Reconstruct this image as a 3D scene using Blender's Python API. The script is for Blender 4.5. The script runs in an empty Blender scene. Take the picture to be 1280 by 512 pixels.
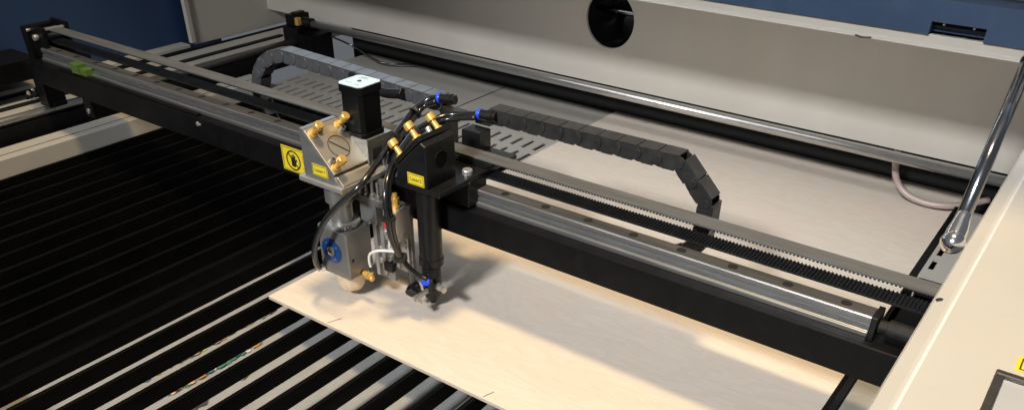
import bpy, bmesh, math, random
from mathutils import Vector, Matrix
random.seed(7)
sc = bpy.context.scene
COL = sc.collection
PI = math.pi
R = math.radians

# ------------------------------------------------------------------ materials
def new_mat(name):
    m = bpy.data.materials.new(name); m.use_nodes = True
    nt = m.node_tree
    return m, nt, nt.nodes['Principled BSDF']

def mat(name, col, rough=.5, metal=0., var=.0, nscale=40., bump=0., bscale=300., stretch=(1, 1, 1),
        rvar=0., coat=0., spec=.5, dust=None, dust_amt=0., dust_scale=14.):
    m, nt, b = new_mat(name)
    N, Lk = nt.nodes, nt.links
    b.inputs['Roughness'].default_value = rough
    b.inputs['Metallic'].default_value = metal
    b.inputs['Specular IOR Level'].default_value = spec
    if coat: b.inputs['Coat Weight'].default_value = coat
    tc = N.new('ShaderNodeTexCoord'); mp = N.new('ShaderNodeMapping')
    mp.inputs['Scale'].default_value = stretch
    Lk.new(tc.outputs['Object'], mp.inputs['Vector'])
    n1 = N.new('ShaderNodeTexNoise'); n1.inputs['Scale'].default_value = nscale
    n1.inputs['Detail'].default_value = 6
    Lk.new(mp.outputs['Vector'], n1.inputs['Vector'])
    out = None
    if var:
        mr = N.new('ShaderNodeMapRange')
        mr.inputs['From Min'].default_value = .3; mr.inputs['From Max'].default_value = .7
        mr.inputs['To Min'].default_value = 1-var; mr.inputs['To Max'].default_value = 1+var
        Lk.new(n1.outputs['Fac'], mr.inputs['Value'])
        mx = N.new('ShaderNodeVectorMath'); mx.operation = 'SCALE'
        mx.inputs[0].default_value = col[:3]
        Lk.new(mr.outputs['Result'], mx.inputs['Scale'])
        out = mx.outputs['Vector']
    if dust:
        nd = N.new('ShaderNodeTexNoise'); nd.inputs['Scale'].default_value = dust_scale; nd.inputs['Detail'].default_value = 9
        nd.inputs['Roughness'].default_value = .7
        Lk.new(mp.outputs['Vector'], nd.inputs['Vector'])
        md = N.new('ShaderNodeMapRange')
        md.inputs['From Min'].default_value = .45; md.inputs['From Max'].default_value = .8
        md.inputs['To Min'].default_value = 0; md.inputs['To Max'].default_value = dust_amt
        Lk.new(nd.outputs['Fac'], md.inputs['Value'])
        mix = N.new('ShaderNodeMix'); mix.data_type = 'RGBA'
        Lk.new(md.outputs['Result'], mix.inputs['Factor'])
        if out is not None: Lk.new(out, mix.inputs['A'])
        else: mix.inputs['A'].default_value = (*col[:3], 1)
        mix.inputs['B'].default_value = (*dust, 1)
        out = mix.outputs['Result']
    if out is not None: Lk.new(out, b.inputs['Base Color'])
    else: b.inputs['Base Color'].default_value = (*col[:3], 1)
    if rvar:
        mr2 = N.new('ShaderNodeMapRange')
        mr2.inputs['From Min'].default_value = .3; mr2.inputs['From Max'].default_value = .7
        mr2.inputs['To Min'].default_value = max(.03, rough-rvar); mr2.inputs['To Max'].default_value = rough+rvar
        n3 = N.new('ShaderNodeTexNoise'); n3.inputs['Scale'].default_value = nscale*.6; n3.inputs['Detail'].default_value = 8
        Lk.new(mp.outputs['Vector'], n3.inputs['Vector'])
        Lk.new(n3.outputs['Fac'], mr2.inputs['Value']); Lk.new(mr2.outputs['Result'], b.inputs['Roughness'])
    if bump:
        n2 = N.new('ShaderNodeTexNoise'); n2.inputs['Scale'].default_value = bscale; n2.inputs['Detail'].default_value = 3
        Lk.new(mp.outputs['Vector'], n2.inputs['Vector'])
        bp = N.new('ShaderNodeBump'); bp.inputs['Strength'].default_value = bump; bp.inputs['Distance'].default_value = .001
        Lk.new(n2.outputs['Fac'], bp.inputs['Height']); Lk.new(bp.outputs['Normal'], b.inputs['Normal'])
    return m

M = {}
M['beige'] = mat('beige_powder_coat', (.435, .405, .355), .5, var=.05, nscale=9, stretch=(1, 1, .35), bump=.12, bscale=900, dust=(.40, .34, .27), dust_amt=.35, dust_scale=5)
M['cover'] = mat('cover_powder_coat', (.505, .48, .43), .40, var=.035, nscale=11, bump=.22, bscale=1100, dust=(.50, .41, .31), dust_amt=.4, dust_scale=22)
M['grey_plate'] = mat('grey_plate', (.37, .345, .305), .48, var=.08, nscale=9, rvar=.1, bump=.05, dust=(.2, .17, .14), dust_amt=.5, dust_scale=9)
M['frame_right'] = mat('right_frame_paint', (.30, .29, .25), .45, var=.1, nscale=18, dust=(.12, .1, .07), dust_amt=.6)
M['blue'] = mat('blue_paint', (.024, .048, .095), .42, var=.06, nscale=20, bump=.12, bscale=800, dust=(.12, .17, .25), dust_amt=.15, dust_scale=30)
M['blue_dark'] = mat('shaded_blue_paint', (.012, .036, .095), .5, var=.1, nscale=10, bump=.1, bscale=800)  # same blue made darker because the side panel is unlit
M['black'] = mat('black_paint', (.004, .004, .0045), .45, spec=.15, var=.15, nscale=30, rvar=.08, bump=.06, bscale=700, dust=(.03, .027, .025), dust_amt=.15, dust_scale=60)
M['black_sat'] = mat('black_anodised', (.006, .006, .0065), .34, spec=.35, var=.15, nscale=60, rvar=.08, bump=.05, bscale=900, dust=(.05, .045, .04), dust_amt=.2, dust_scale=90)
M['soot'] = mat('sooty_black', (.0026, .0026, .0027), .6, var=.3, nscale=25, rvar=.12, bump=.2, bscale=400, dust=(.0085, .008, .0075), dust_amt=.5, dust_scale=18, stretch=(3, .6, 3), spec=.05)
M['void'] = mat('unlit_black', (.006, .006, .006), .9, spec=.1)  # black standing in for the shade inside gaps, slots and recesses
M['plastic'] = mat('chain_plastic', (.019, .0187, .0185), .36, var=.15, nscale=80, rvar=.08, bump=.1, bscale=700, dust=(.10, .09, .08), dust_amt=.3, dust_scale=70)
M['plastic_lit'] = mat('lit_chain_plastic', (.062, .064, .068), .36, var=.12, nscale=80, rvar=.08, bump=.1, bscale=700, dust=(.12, .11, .10), dust_amt=.3, dust_scale=70)  # chain plastic lightened to carry the cool light on the left chain
M['rubber'] = mat('belt_rubber', (.010, .010, .010), .6, spec=.2, var=.2, nscale=120, dust=(.05, .045, .04), dust_amt=.4, dust_scale=40)
M['belt_back'] = mat('belt_back', (.105, .105, .104), .45, var=.15, nscale=50, stretch=(.4, 4, 1), dust=(.03, .03, .03), dust_amt=.7, dust_scale=22)
M['silver'] = mat('machined_aluminium', (.50, .48, .45), .36, metal=.65, var=.06, nscale=200, rvar=.06, bump=.04, bscale=600, dust=(.30, .27, .23), dust_amt=.35, dust_scale=50)
M['silver_face'] = mat('brushed_aluminium', (.62, .57, .49), .42, metal=.9, var=.05, nscale=300, rvar=.05, stretch=(1, 12, 1), bump=.05, bscale=500)
M['grey_metal'] = mat('dark_aluminium', (.285, .28, .265), .36, metal=.65, var=.08, nscale=120, rvar=.07, bump=.05, bscale=600, dust=(.16, .14, .12), dust_amt=.4, dust_scale=60)
M['rail'] = mat('ground_steel', (.31, .307, .30), .33, metal=.78, var=.14, nscale=30, rvar=.09, stretch=(.6, 14, 14), dust=(.16, .12, .08), dust_amt=.3, dust_scale=16)
M['rail_top'] = mat('rail_top_dark_steel', (.085, .085, .087), .38, metal=.3, var=.3, nscale=26, rvar=.12, stretch=(.5, 6, 6), dust=(.12, .10, .08), dust_amt=.3, dust_scale=24)  # steel darkened to imitate dark reflections on the rail's top face
M['chrome'] = mat('chrome', (.80, .80, .81), .16, metal=1, rvar=.04, nscale=60)
M['shaft'] = mat('steel_shaft', (.48, .47, .455), .30, metal=.85, var=.04, nscale=50)
M['strut'] = mat('strut_rod', (.30, .31, .33), .16, metal=1, rvar=.04, nscale=50)
M['brass'] = mat('brass', (.74, .46, .12), .38, metal=.55, var=.1, nscale=150, rvar=.07, bump=.08, bscale=900)
M['tip_brass'] = mat('pale_brass', (.72, .60, .42), .42, metal=.35, var=.1, nscale=90)
M['tray'] = mat('galvanised_tray', (.33, .33, .325), .45, metal=.15, var=.07, nscale=60, rvar=.1, dust=(.35, .30, .24), dust_amt=.4, dust_scale=12)
M['yellow'] = mat('yellow_sticker', (.78, .60, .03), .4, var=.04, nscale=60, dust=(.5, .36, .05), dust_amt=.25, dust_scale=80)
M['ink'] = mat('black_ink', (.015, .014, .012), .5)
M['red'] = mat('red_ink', (.6, .03, .02), .45)
M['blue_anod'] = mat('blue_disc', (.010, .055, .19), .3, metal=.25, var=.08, nscale=90)
M['blue_plastic'] = mat('blue_collet', (.015, .07, .75), .3, spec=.6)
M['hose'] = mat('black_tube', (.012, .012, .013), .2, spec=.6, coat=.3, bump=.03, bscale=200)
M['white_tube'] = mat('white_tube', (.75, .72, .66), .35)
M['green'] = mat('green_terminal', (.07, .13, .022), .45, var=.1)
M['pink'] = mat('silicone_hose', (.36, .275, .245), .35, spec=.5, var=.05)
M['white'] = mat('blue_tinted_label', (.47, .60, .66), .33, spec=.4, var=.03, nscale=80)  # white motor label tinted blue to imitate its cool reflection
M['glass'] = mat('screen_glass', (.42, .42, .43), .15, spec=.5, coat=.3, var=.03, nscale=10)
M['bezel'] = mat('bezel', (.085, .08, .075), .35, metal=.6, var=.2, nscale=60)
M['fold_highlight'] = mat('fold_highlight', (.78, .77, .75), .35, var=.08, nscale=80)  # near white that paints a bright highlight along the cover's fold
M['lid_in'] = mat('lid_inside', (.20, .195, .185), .5, var=.04, nscale=6)

def plywood_mat():
    m, nt, b = new_mat('birch_plywood')
    N, Lk = nt.nodes, nt.links
    tc = N.new('ShaderNodeTexCoord')
    mp = N.new('ShaderNodeMapping'); mp.inputs['Scale'].default_value = (2.2, 9, 9)
    mp.inputs['Rotation'].default_value = (0, 0, R(3))
    Lk.new(tc.outputs['Object'], mp.inputs['Vector'])
    n1 = N.new('ShaderNodeTexNoise'); n1.inputs['Scale'].default_value = 2.6; n1.inputs['Detail'].default_value = 5
    n1.inputs['Distortion'].default_value = 1.6
    Lk.new(mp.outputs['Vector'], n1.inputs['Vector'])
    # ring-like figure: sine of the warped noise
    ma = N.new('ShaderNodeMath'); ma.operation = 'MULTIPLY'; ma.inputs[1].default_value = 46
    Lk.new(n1.outputs['Fac'], ma.inputs[0])
    si = N.new('ShaderNodeMath'); si.operation = 'SINE'; Lk.new(ma.outputs[0], si.inputs[0])
    mr = N.new('ShaderNodeMapRange'); mr.inputs['From Min'].default_value = -1; mr.inputs['From Max'].default_value = 1
    mr.inputs['To Min'].default_value = 0; mr.inputs['To Max'].default_value = .34
    Lk.new(si.outputs[0], mr.inputs['Value'])
    cr = N.new('ShaderNodeMix'); cr.data_type = 'RGBA'
    cr.inputs['A'].default_value = (.665, .585, .49, 1); cr.inputs['B'].default_value = (.56, .465, .37, 1)
    Lk.new(mr.outputs['Result'], cr.inputs['Factor'])
    mp2 = N.new('ShaderNodeMapping'); mp2.inputs['Scale'].default_value = (5, 90, 90)
    Lk.new(tc.outputs['Object'], mp2.inputs['Vector'])
    n2 = N.new('ShaderNodeTexNoise'); n2.inputs['Scale'].default_value = 5; n2.inputs['Detail'].default_value = 4
    Lk.new(mp2.outputs['Vector'], n2.inputs['Vector'])
    mr2 = N.new('ShaderNodeMapRange'); mr2.inputs['From Min'].default_value = .35; mr2.inputs['From Max'].default_value = .7
    mr2.inputs['To Min'].default_value = 0; mr2.inputs['To Max'].default_value = .3
    Lk.new(n2.outputs['Fac'], mr2.inputs['Value'])
    c2 = N.new('ShaderNodeMix'); c2.data_type = 'RGBA'; c2.inputs['B'].default_value = (.60, .48, .37, 1)
    Lk.new(mr2.outputs['Result'], c2.inputs['Factor']); Lk.new(cr.outputs['Result'], c2.inputs['A'])
    n3 = N.new('ShaderNodeTexNoise'); n3.inputs['Scale'].default_value = 7; n3.inputs['Detail'].default_value = 3
    Lk.new(tc.outputs['Object'], n3.inputs['Vector'])
    mr3 = N.new('ShaderNodeMapRange'); mr3.inputs['From Min'].default_value = .52; mr3.inputs['From Max'].default_value = .75
    mr3.inputs['To Min'].default_value = 0; mr3.inputs['To Max'].default_value = .4
    Lk.new(n3.outputs['Fac'], mr3.inputs['Value'])
    c3 = N.new('ShaderNodeMix'); c3.data_type = 'RGBA'; c3.inputs['B'].default_value = (.70, .53, .43, 1)
    Lk.new(mr3.outputs['Result'], c3.inputs['Factor']); Lk.new(c2.outputs['Result'], c3.inputs['A'])
    Lk.new(c3.outputs['Result'], b.inputs['Base Color'])
    b.inputs['Roughness'].default_value = .5
    b.inputs['Specular IOR Level'].default_value = .35
    bp = N.new('ShaderNodeBump'); bp.inputs['Strength'].default_value = .08; bp.inputs['Distance'].default_value = .001
    Lk.new(n2.outputs['Fac'], bp.inputs['Height']); Lk.new(bp.outputs['Normal'], b.inputs['Normal'])
    return m
M['ply'] = plywood_mat()
M['ply_edge'] = mat('plywood_edge', (.55, .45, .35), .7, var=.2, nscale=60, stretch=(.3, .3, 14))
M['burn'] = mat('pencil_mark', (.12, .09, .07), .7)

# ------------------------------------------------------------------ mesh helpers (world coordinates)
class MB:
    def __init__(s): s.bm = bmesh.new()
    def box(s, x0, x1, y0, y1, z0, z1, mi=0):
        v = [s.bm.verts.new((x, y, z)) for x in (x0, x1) for y in (y0, y1) for z in (z0, z1)]
        for f in ((0, 1, 3, 2), (4, 6, 7, 5), (0, 4, 5, 1), (2, 3, 7, 6), (0, 2, 6, 4), (1, 5, 7, 3)):
            s.bm.faces.new([v[i] for i in f]).material_index = mi
        return s
    def prism(s, pts, axis, a0, a1, mi=0):
        """closed polygon pts (2D) extruded along axis: 'x' pts=(y,z), 'y' pts=(x,z), 'z' pts=(x,y)"""
        def P(p, a):
            return {'x': (a, p[0], p[1]), 'y': (p[0], a, p[1]), 'z': (p[0], p[1], a)}[axis]
        A = [s.bm.verts.new(P(p, a0)) for p in pts]; B = [s.bm.verts.new(P(p, a1)) for p in pts]
        n = len(pts)
        s.bm.faces.new(A).material_index = mi; s.bm.faces.new(B[::-1]).material_index = mi
        for i in range(n):
            s.bm.faces.new((A[i], B[i], B[(i+1) % n], A[(i+1) % n])).material_index = mi
        return s
    def cyl(s, p0, p1, r0, r1=None, n=24, cap=True, mi=0):
        r1 = r0 if r1 is None else r1
        p0, p1 = Vector(p0), Vector(p1); d = (p1-p0).normalized()
        u = d.orthogonal().normalized(); w = d.cross(u)
        A, B = [], []
        for i in range(n):
            a = 2*PI*i/n; e = u*math.cos(a)+w*math.sin(a)
            A.append(s.bm.verts.new(p0+e*r0)); B.append(s.bm.verts.new(p1+e*r1))
        for i in range(n):
            f = s.bm.faces.new((A[i], A[(i+1) % n], B[(i+1) % n], B[i])); f.smooth = True; f.material_index = mi
        if cap:
            s.bm.faces.new(A[::-1]).material_index = mi; s.bm.faces.new(B).material_index = mi
        return s
    def lathe(s, base, axis, prof, n=28, mi=0):
        """prof: list of (distance along axis, radius)"""
        base = Vector(base); d = Vector(axis).normalized(); u = d.orthogonal().normalized(); w = d.cross(u)
        rings = []
        for (t, r) in prof:
            rings.append([s.bm.verts.new(base+d*t+(u*math.cos(2*PI*i/n)+w*math.sin(2*PI*i/n))*max(r, 1e-5)) for i in range(n)])
        for a, b in zip(rings, rings[1:]):
            for i in range(n):
                f = s.bm.faces.new((a[i], a[(i+1) % n], b[(i+1) % n], b[i])); f.material_index = mi
        s.bm.faces.new(rings[0][::-1]).material_index = mi; s.bm.faces.new(rings[-1]).material_index = mi
        return s
    def tube(s, pts, r, n=12, sub=8, mi=0, cap=True):
        P = [Vector(p) for p in pts]
        Q = []
        for i in range(len(P)-1):
            p0 = P[max(i-1, 0)]; p1 = P[i]; p2 = P[i+1]; p3 = P[min(i+2, len(P)-1)]
            for k in range(sub):
                t = k/sub
                Q.append(.5*((2*p1)+(-p0+p2)*t+(2*p0-5*p1+4*p2-p3)*t*t+(-p0+3*p1-3*p2+p3)*t**3))
        Q.append(P[-1])
        rings = []; u = None
        for i, q in enumerate(Q):
            d = (Q[min(i+1, len(Q)-1)]-Q[max(i-1, 0)]).normalized()
            u = d.orthogonal().normalized() if u is None else (u-d*u.dot(d)).normalized()
            w = d.cross(u)
            rings.append([s.bm.verts.new(q+(u*math.cos(2*PI*j/n)+w*math.sin(2*PI*j/n))*r) for j in range(n)])
        for a, b in zip(rings, rings[1:]):
            for j in range(n):
                f = s.bm.faces.new((a[j], a[(j+1) % n], b[(j+1) % n], b[j])); f.smooth = True; f.material_index = mi
        if cap:
            s.bm.faces.new(rings[0][::-1]).material_index = mi; s.bm.faces.new(rings[-1]).material_index = mi
        return s
    def quad(s, pts, mi=0):
        s.bm.faces.new([s.bm.verts.new(p) for p in pts]).material_index = mi; return s
    def sphere(s, c, r, mi=0):
        g = bmesh.ops.create_uvsphere(s.bm, u_segments=24, v_segments=14, radius=r, matrix=Matrix.Translation(c))
        for v in g['verts']:
            for f in v.link_faces: f.smooth = True; f.material_index = mi
        return s
    def xform(s, mtx):
        bmesh.ops.transform(s.bm, matrix=mtx, verts=s.bm.verts); return s
    def build(s, name, m, parent=None, bevel=0., seg=2, smooth=False):
        bmesh.ops.recalc_face_normals(s.bm, faces=s.bm.faces)
        me = bpy.data.meshes.new(name)
        off = world_of(parent) if parent else Vector((0, 0, 0))
        bmesh.ops.translate(s.bm, vec=-off, verts=s.bm.verts)
        if parent is None:
            c = Vector((0, 0, 0))
        s.bm.to_mesh(me); s.bm.free()
        for mm in (m if isinstance(m, (list, tuple)) else [m]): me.materials.append(mm)
        o = bpy.data.objects.new(name, me); COL.objects.link(o)
        if parent: o.parent = parent
        if smooth:
            for p in me.polygons: p.use_smooth = True
            me.set_sharp_from_angle(angle=R(38))
        if bevel:
            b = o.modifiers.new('bevel', 'BEVEL'); b.width = bevel; b.segments = seg; b.limit_method = 'ANGLE'; b.angle_limit = R(40)
            b.harden_normals = False
        return o

def world_of(o):
    v = Vector((0, 0, 0))
    while o: v += Vector(o.location); o = o.parent
    return v

def thing(name, label, cat, loc, group=None):
    o = bpy.data.objects.new(name, None); COL.objects.link(o); o.location = loc
    o.empty_display_size = .02
    return tag(o, label, cat, group)
def tag(o, label, cat, group=None):
    o['label'] = label; o['category'] = cat
    if group: o['group'] = group
    return o

def text_mesh(name, txt, size, m, parent, origin, ux, uy, depth=.0003, align='CENTER'):
    """text lying on the plane spanned by ux, uy, centred at origin (world)"""
    cu = bpy.data.curves.new(name, 'FONT'); cu.body = txt; cu.size = size; cu.extrude = depth
    cu.align_x = align; cu.align_y = 'CENTER'; cu.resolution_u = 3
    t = bpy.data.objects.new(name, cu); COL.objects.link(t)
    dg = bpy.context.evaluated_depsgraph_get()
    me = bpy.data.meshes.new_from_object(t.evaluated_get(dg))
    bpy.data.objects.remove(t); bpy.data.curves.remove(cu)
    ux, uy = Vector(ux).normalized(), Vector(uy).normalized(); uz = ux.cross(uy)
    o0 = Vector(origin)-world_of(parent)
    for v in me.vertices: v.co = o0+ux*v.co.x+uy*v.co.y+uz*v.co.z
    me.materials.clear(); me.materials.append(m)
    me.name = name
    o = bpy.data.objects.new(name, me); COL.objects.link(o); o.parent = parent
    return o

# ------------------------------------------------------------------ machine housing
H = thing('machine_housing', 'beige and blue laser cutter housing around the cutting bed', 'machine housing', (0, .85, 0))

# rear wall with round vent opening
def rear_wall():
    mb = MB(); bm = mb.bm
    x0, x1, z0, z1, y = -.965, .83, .094, .338, .832
    rect = [bm.verts.new(p) for p in ((x0, y, z0), (x1, y, z0), (x1, y, z1), (x0, y, z1))]
    n = 56; cx, cz, r = .0355, .2150, .0520
    circ = [bm.verts.new((cx+r*math.cos(2*PI*i/n), y, cz+r*math.sin(2*PI*i/n))) for i in range(n)]
    es = [bm.edges.new((rect[i], rect[(i+1) % 4])) for i in range(4)]+[bm.edges.new((circ[i], circ[(i+1) % n])) for i in range(n)]
    bmesh.ops.triangle_fill(bm, edges=es, use_beauty=True)
    o = mb.build('rear_wall', M['beige'], H)
    s = o.modifiers.new('solid', 'SOLIDIFY'); s.thickness = .006; s.offset = 0
    return o
rw = rear_wall()
d = MB()
d.cyl((.0355, .8345, .2150), (.0355, .97, .2150), .058, cap=False, n=48)
d.quad([(-.03, .968, .14), (.10, .968, .14), (.10, .968, .29), (-.03, .968, .29)])
d.build('vent_duct', M['hose'], H)
MB().cyl((-.021, .878, .2210), (.0925, .878, .2210), .006, n=32).build('duct_glint_bar', M['strut'], H)  # shiny bar added to imitate a tube light reflected in the duct
# top housing over the rear of the bed: beige folded lip, blue front with latch slot
MB().prism([(.5310, .3285), (.5310, .3300), (.5345, .3325), (.5345, .3435), (.5420, .3435), (.5420, .3385), (.834, .3385), (.834, .3355), (.5375, .3355), (.5375, .3285)], 'x', -.965, .84).build('housing_lip', M['beige'], H, .0006)
br = MB()
br.box(-.965, .6435, .5300, .62, .3440, .3840); br.box(.7040, .84, .5300, .62, .3440, .3840)
br.box(.6435, .7040, .5300, .62, .3590, .3840); br.box(.6435, .7040, .5520, .62, .3440, .3590)
br.box(-.965, .84, .6201, .90, .3440, .3840)
br.build('top_housing', M['blue'], H)
MB().box(.6440, .7035, .5390, .5515, .3535, .3585).build('latch_slot', M['void'], H)
for xq in (.657, .690): MB().cyl((xq, .5350, .3565), (xq, .5389, .3565), .0014, n=10).build('latch_pin', M['silver'], H)
MB().tube([(.5600, .5312, .3302), (.5680, .5304, .3290), (.5800, .5310, .3300)], .0011).build('paint_chip', M['ink'], H)
# dark panel standing in for the shade in the slot under the rear wall
MB().box(-.80, .80, .955, .962, -.03, .16).build('slot_shade_panel', mat('slot_shade_grey', (.016, .016, .015), .7, spec=.2), H)
# left wall
lw = MB()
lw.box(-.971, -.965, .600, 1.0, .053, .56)
lw.build('side_wall', M['beige'], H, .001)
MB().box(-.969, -.957, .5875, .5995, .060, .56).build('wall_flange', M['beige'], H, .001)
MB().box(-1.012, -1.0, -.75, .70, -.05, .62).build('blue_side_panel', M['blue_dark'], H, .001)
MB().box(-1.0, -.9655, -.75, .5870, .049, .057).build('side_ledge', M['beige'], H, .001)
# left platform carrying the drive belt
pf = MB(); pf.box(-.9650, -.824, -.75, .95, .030, .045)
pf.build('side_platform', M['beige'], H, .001)
MB().box(-.897, -.884, -.74, .80, .0452, .049).build('drive_belt', M['rubber'], H)
MB().box(-.9625, -.952, -.74, .90, .0452, .0475).build('ledge_gap_shade', M['void'], H)  # black strip standing in for the shade of the gap beside the wall
MB().box(-.823, -.79, -.75, .86, .005, .0435).build('rail_support', M['black'], H, .001)
MB().cyl((-.806, -.75, .052), (-.806, .80, .052), .0085).build('side_rail', M['shaft'], H)
MB().box(-.789, -.7715, -.75, .86, -.06, -.05).build('side_channel', M['void'], H)
# left inner frame (angle section)
MB().prism([(-.771, .0205), (-.713, .0205), (-.713, -.062), (-.717, -.062), (-.717, .0165), (-.771, .0165)], 'y', -.75, .598).build('inner_frame', M['beige'], H, .0012)
MB().box(-.7355, -.7335, -.75, .598, .0206, .0209).build('frame_seam', M['ink'], H)
# right side: frame strip, gap, slotted bracket
MB().box(.716, .80, -.60, .40, -.012, .000).build('right_frame', M['frame_right'], H, .001)
MB().box(.7045, .7135, -.60, .546, -.03, -.004).build('bed_edge_angle', M['black'], H, .0008)
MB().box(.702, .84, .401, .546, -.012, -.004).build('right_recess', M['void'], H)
sb = MB(); zt = .030
ys = [.548, .575, .6075, .624, .6565, .673, .7055, .722, .7545, .80]
for i in range(len(ys)-1):
    a, b = ys[i], ys[i+1]
    if i % 2 == 0: sb.box(.7165, .7475, a, b, zt-.003, zt)
    else: sb.box(.7165, .7205, a, b, zt-.003, zt); sb.box(.7275, .7475, a, b, zt-.003, zt)
sb.box(.7145, .7165, .548, .80, -.004, zt-.0002)
sb.box(.7475, .86, .548, .80, zt-.003, zt)
sb.build('slotted_bracket', M['grey_plate'], H)
MB().box(.7025, .7140, .548, .83, -.003, .024).build('bracket_side', M['black'], H)
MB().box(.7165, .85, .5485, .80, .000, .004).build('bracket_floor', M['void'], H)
# tray and black lower box
tr = MB(); tr.box(-.1400, .700, -.60, .60, -.0605, -.0565)
tr.build('debris_tray', M['tray'], H)
MB().box(-.7115, -.1405, -.60, .60, -.0605, -.0565).build('darkened_tray', M['soot'], H)  # left tray half made black to keep the gaps above it dark
MB().box(-.77, .84, .601, .954, -.075, -.07).build('slot_dark_sheet', M['void'], H)  # black sheet added so the slots above read as dark
# rear slotted plate
sp = MB(); z0, z1 = -.0090, -.0060
pitch = .0272
def slot_row(y0, y1, off):
    x = -.745; xs = []
    k = math.ceil((-.745-off)/pitch)
    while off+k*pitch < .69:
        xs.append(off+k*pitch); k += 1
    for xc in xs:
        sp.box(x, xc-.0042, y0, y1, z0, z1); x = xc+.0042
    sp.box(x, .700, y0, y1, z0, z1)
slot_row(.606, .656, -.0180)
sp.box(-.745, .700, .656, .671, z0, z1)
slot_row(.671, .715, -.0235)
sp.box(-.745, .700, .715, .954, z0, z1)
sp.build('rear_slotted_plate', M['grey_plate'], H)
MB().box(-.745, .700, .6005, .606, -.040, -.030).build('plate_lip', M['black'], H)
MB().box(-.30, -.297, .712, .954, -.00595, -.0057).build('plate_seam', M['ink'], H)
# lid, standing open over the bed
lid = MB()
lid.prism([(.560, .388), (.579, .395), (.338, 1.010), (.320, 1.002)], 'x', -1.0, .86)
lid.build('lid', [M['lid_in']], H, .002)
# bright right-hand cover
cv = MB()
cv.prism([(.7775, .2035), (.7780, .2065), (.7800, .2100), (.7915, .2158), (.796, .2165), (1.5, .2165), (1.5, .2135), (.797, .2135), (.792, .2128), (.7815, .2072), (.7805, .2030)], 'y', -.62, .83)
cov = cv.build('side_cover', M['cover'], H, .0012)
MB().prism([(.7945, .2162), (.7957, .2174), (.7973, .2167)], 'y', -.62, .60).build('cover_fold', M['fold_highlight'], cov)
MB().cyl((.7845, .150, .2095), (.7838, .150, .2127), .0032, n=14).build('rivet_hole', M['ink'], cov)
# control screen on cover
scn = MB()
X0, X1, Y0, Y1 = .8465, 1.02, -.16, .0530
for (a, b, c, e) in ((X0, X1, Y1-.007, Y1), (X0, X1, Y0, Y0+.007), (X0, X0+.007, Y0+.007, Y1-.007), (X1-.007, X1, Y0+.007, Y1-.007)):
    scn.box(a, b, c, e, 0.2167, 0.2215)
bz = scn.build('screen_bezel', M['bezel'], cov, .0012)
MB().box(X0+.007, X1-.007, Y0+.007, Y1-.007, 0.2167, 0.2177).build('screen_glass', M['glass'], bz)
MB().box(.8575, .90, .0665, .089, 0.2167, 0.2170).build('cover_sticker', M['yellow'], cov)
stf = MB()
for (a, b, c, e) in ((.8605, .897, .0855, .0867), (.8605, .897, .0688, .0700), (.8605, .8617, .070, .0855), (.8958, .897, .070, .0855)): stf.box(a, b, c, e, 0.2171, 0.2173)
stf.build('sticker_border', M['ink'], cov)

# ------------------------------------------------------------------ slat bed
S = thing('slat_bed', 'black knife slats standing in rows over the pale debris tray', 'slat bed', (0, 0, -.037))
for k in range(-25, 9):
    xa = .3597+.0460*k
    if not -.706 < xa < .675: continue
    mb = MB()
    y0 = -.338+random.uniform(-.002, .002); n = 30
    ys = [y0+(.594-y0)*i/n for i in range(n+1)]
    dz = random.uniform(-.0004, .0003); A = []
    for y in ys:
        jx = random.uniform(-.00025, .00025); jz = dz+random.uniform(-.00015, .00015)
        A.append([mb.bm.verts.new(p) for p in ((xa+jx, y, -.0290), (xa+jx, y, -.0060+jz), (xa+.0064+jx, y, -.0060+jz), (xa+.0064+jx, y, -.0290))])
    for a, b in zip(A, A[1:]):
        for q in range(4): mb.bm.faces.new((a[q], b[q], b[(q+1) % 4], a[(q+1) % 4]))
    mb.bm.faces.new(A[0]); mb.bm.faces.new(A[-1][::-1])
    mb.build('slat', M['soot'], S, .0005, 1)
fb = MB(); fb.box(-.711, -.0655, -.3425, -.3400, -.040, -.0045); fb.box(-.711, -.0655, -.356, -.3425, -.0125, -.010)
fb.build('front_bar', M['silver'], S, .0005)
MB().box(-.0150, .702, -.3480, -.3450, -.056, -.0300).build('front_bar', M['silver'], S, .0005)
MB().box(-.045, -.0165, -.3425, -.3400, -.050, -.010).build('front_tab', M['silver'], S, .0005)

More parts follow.
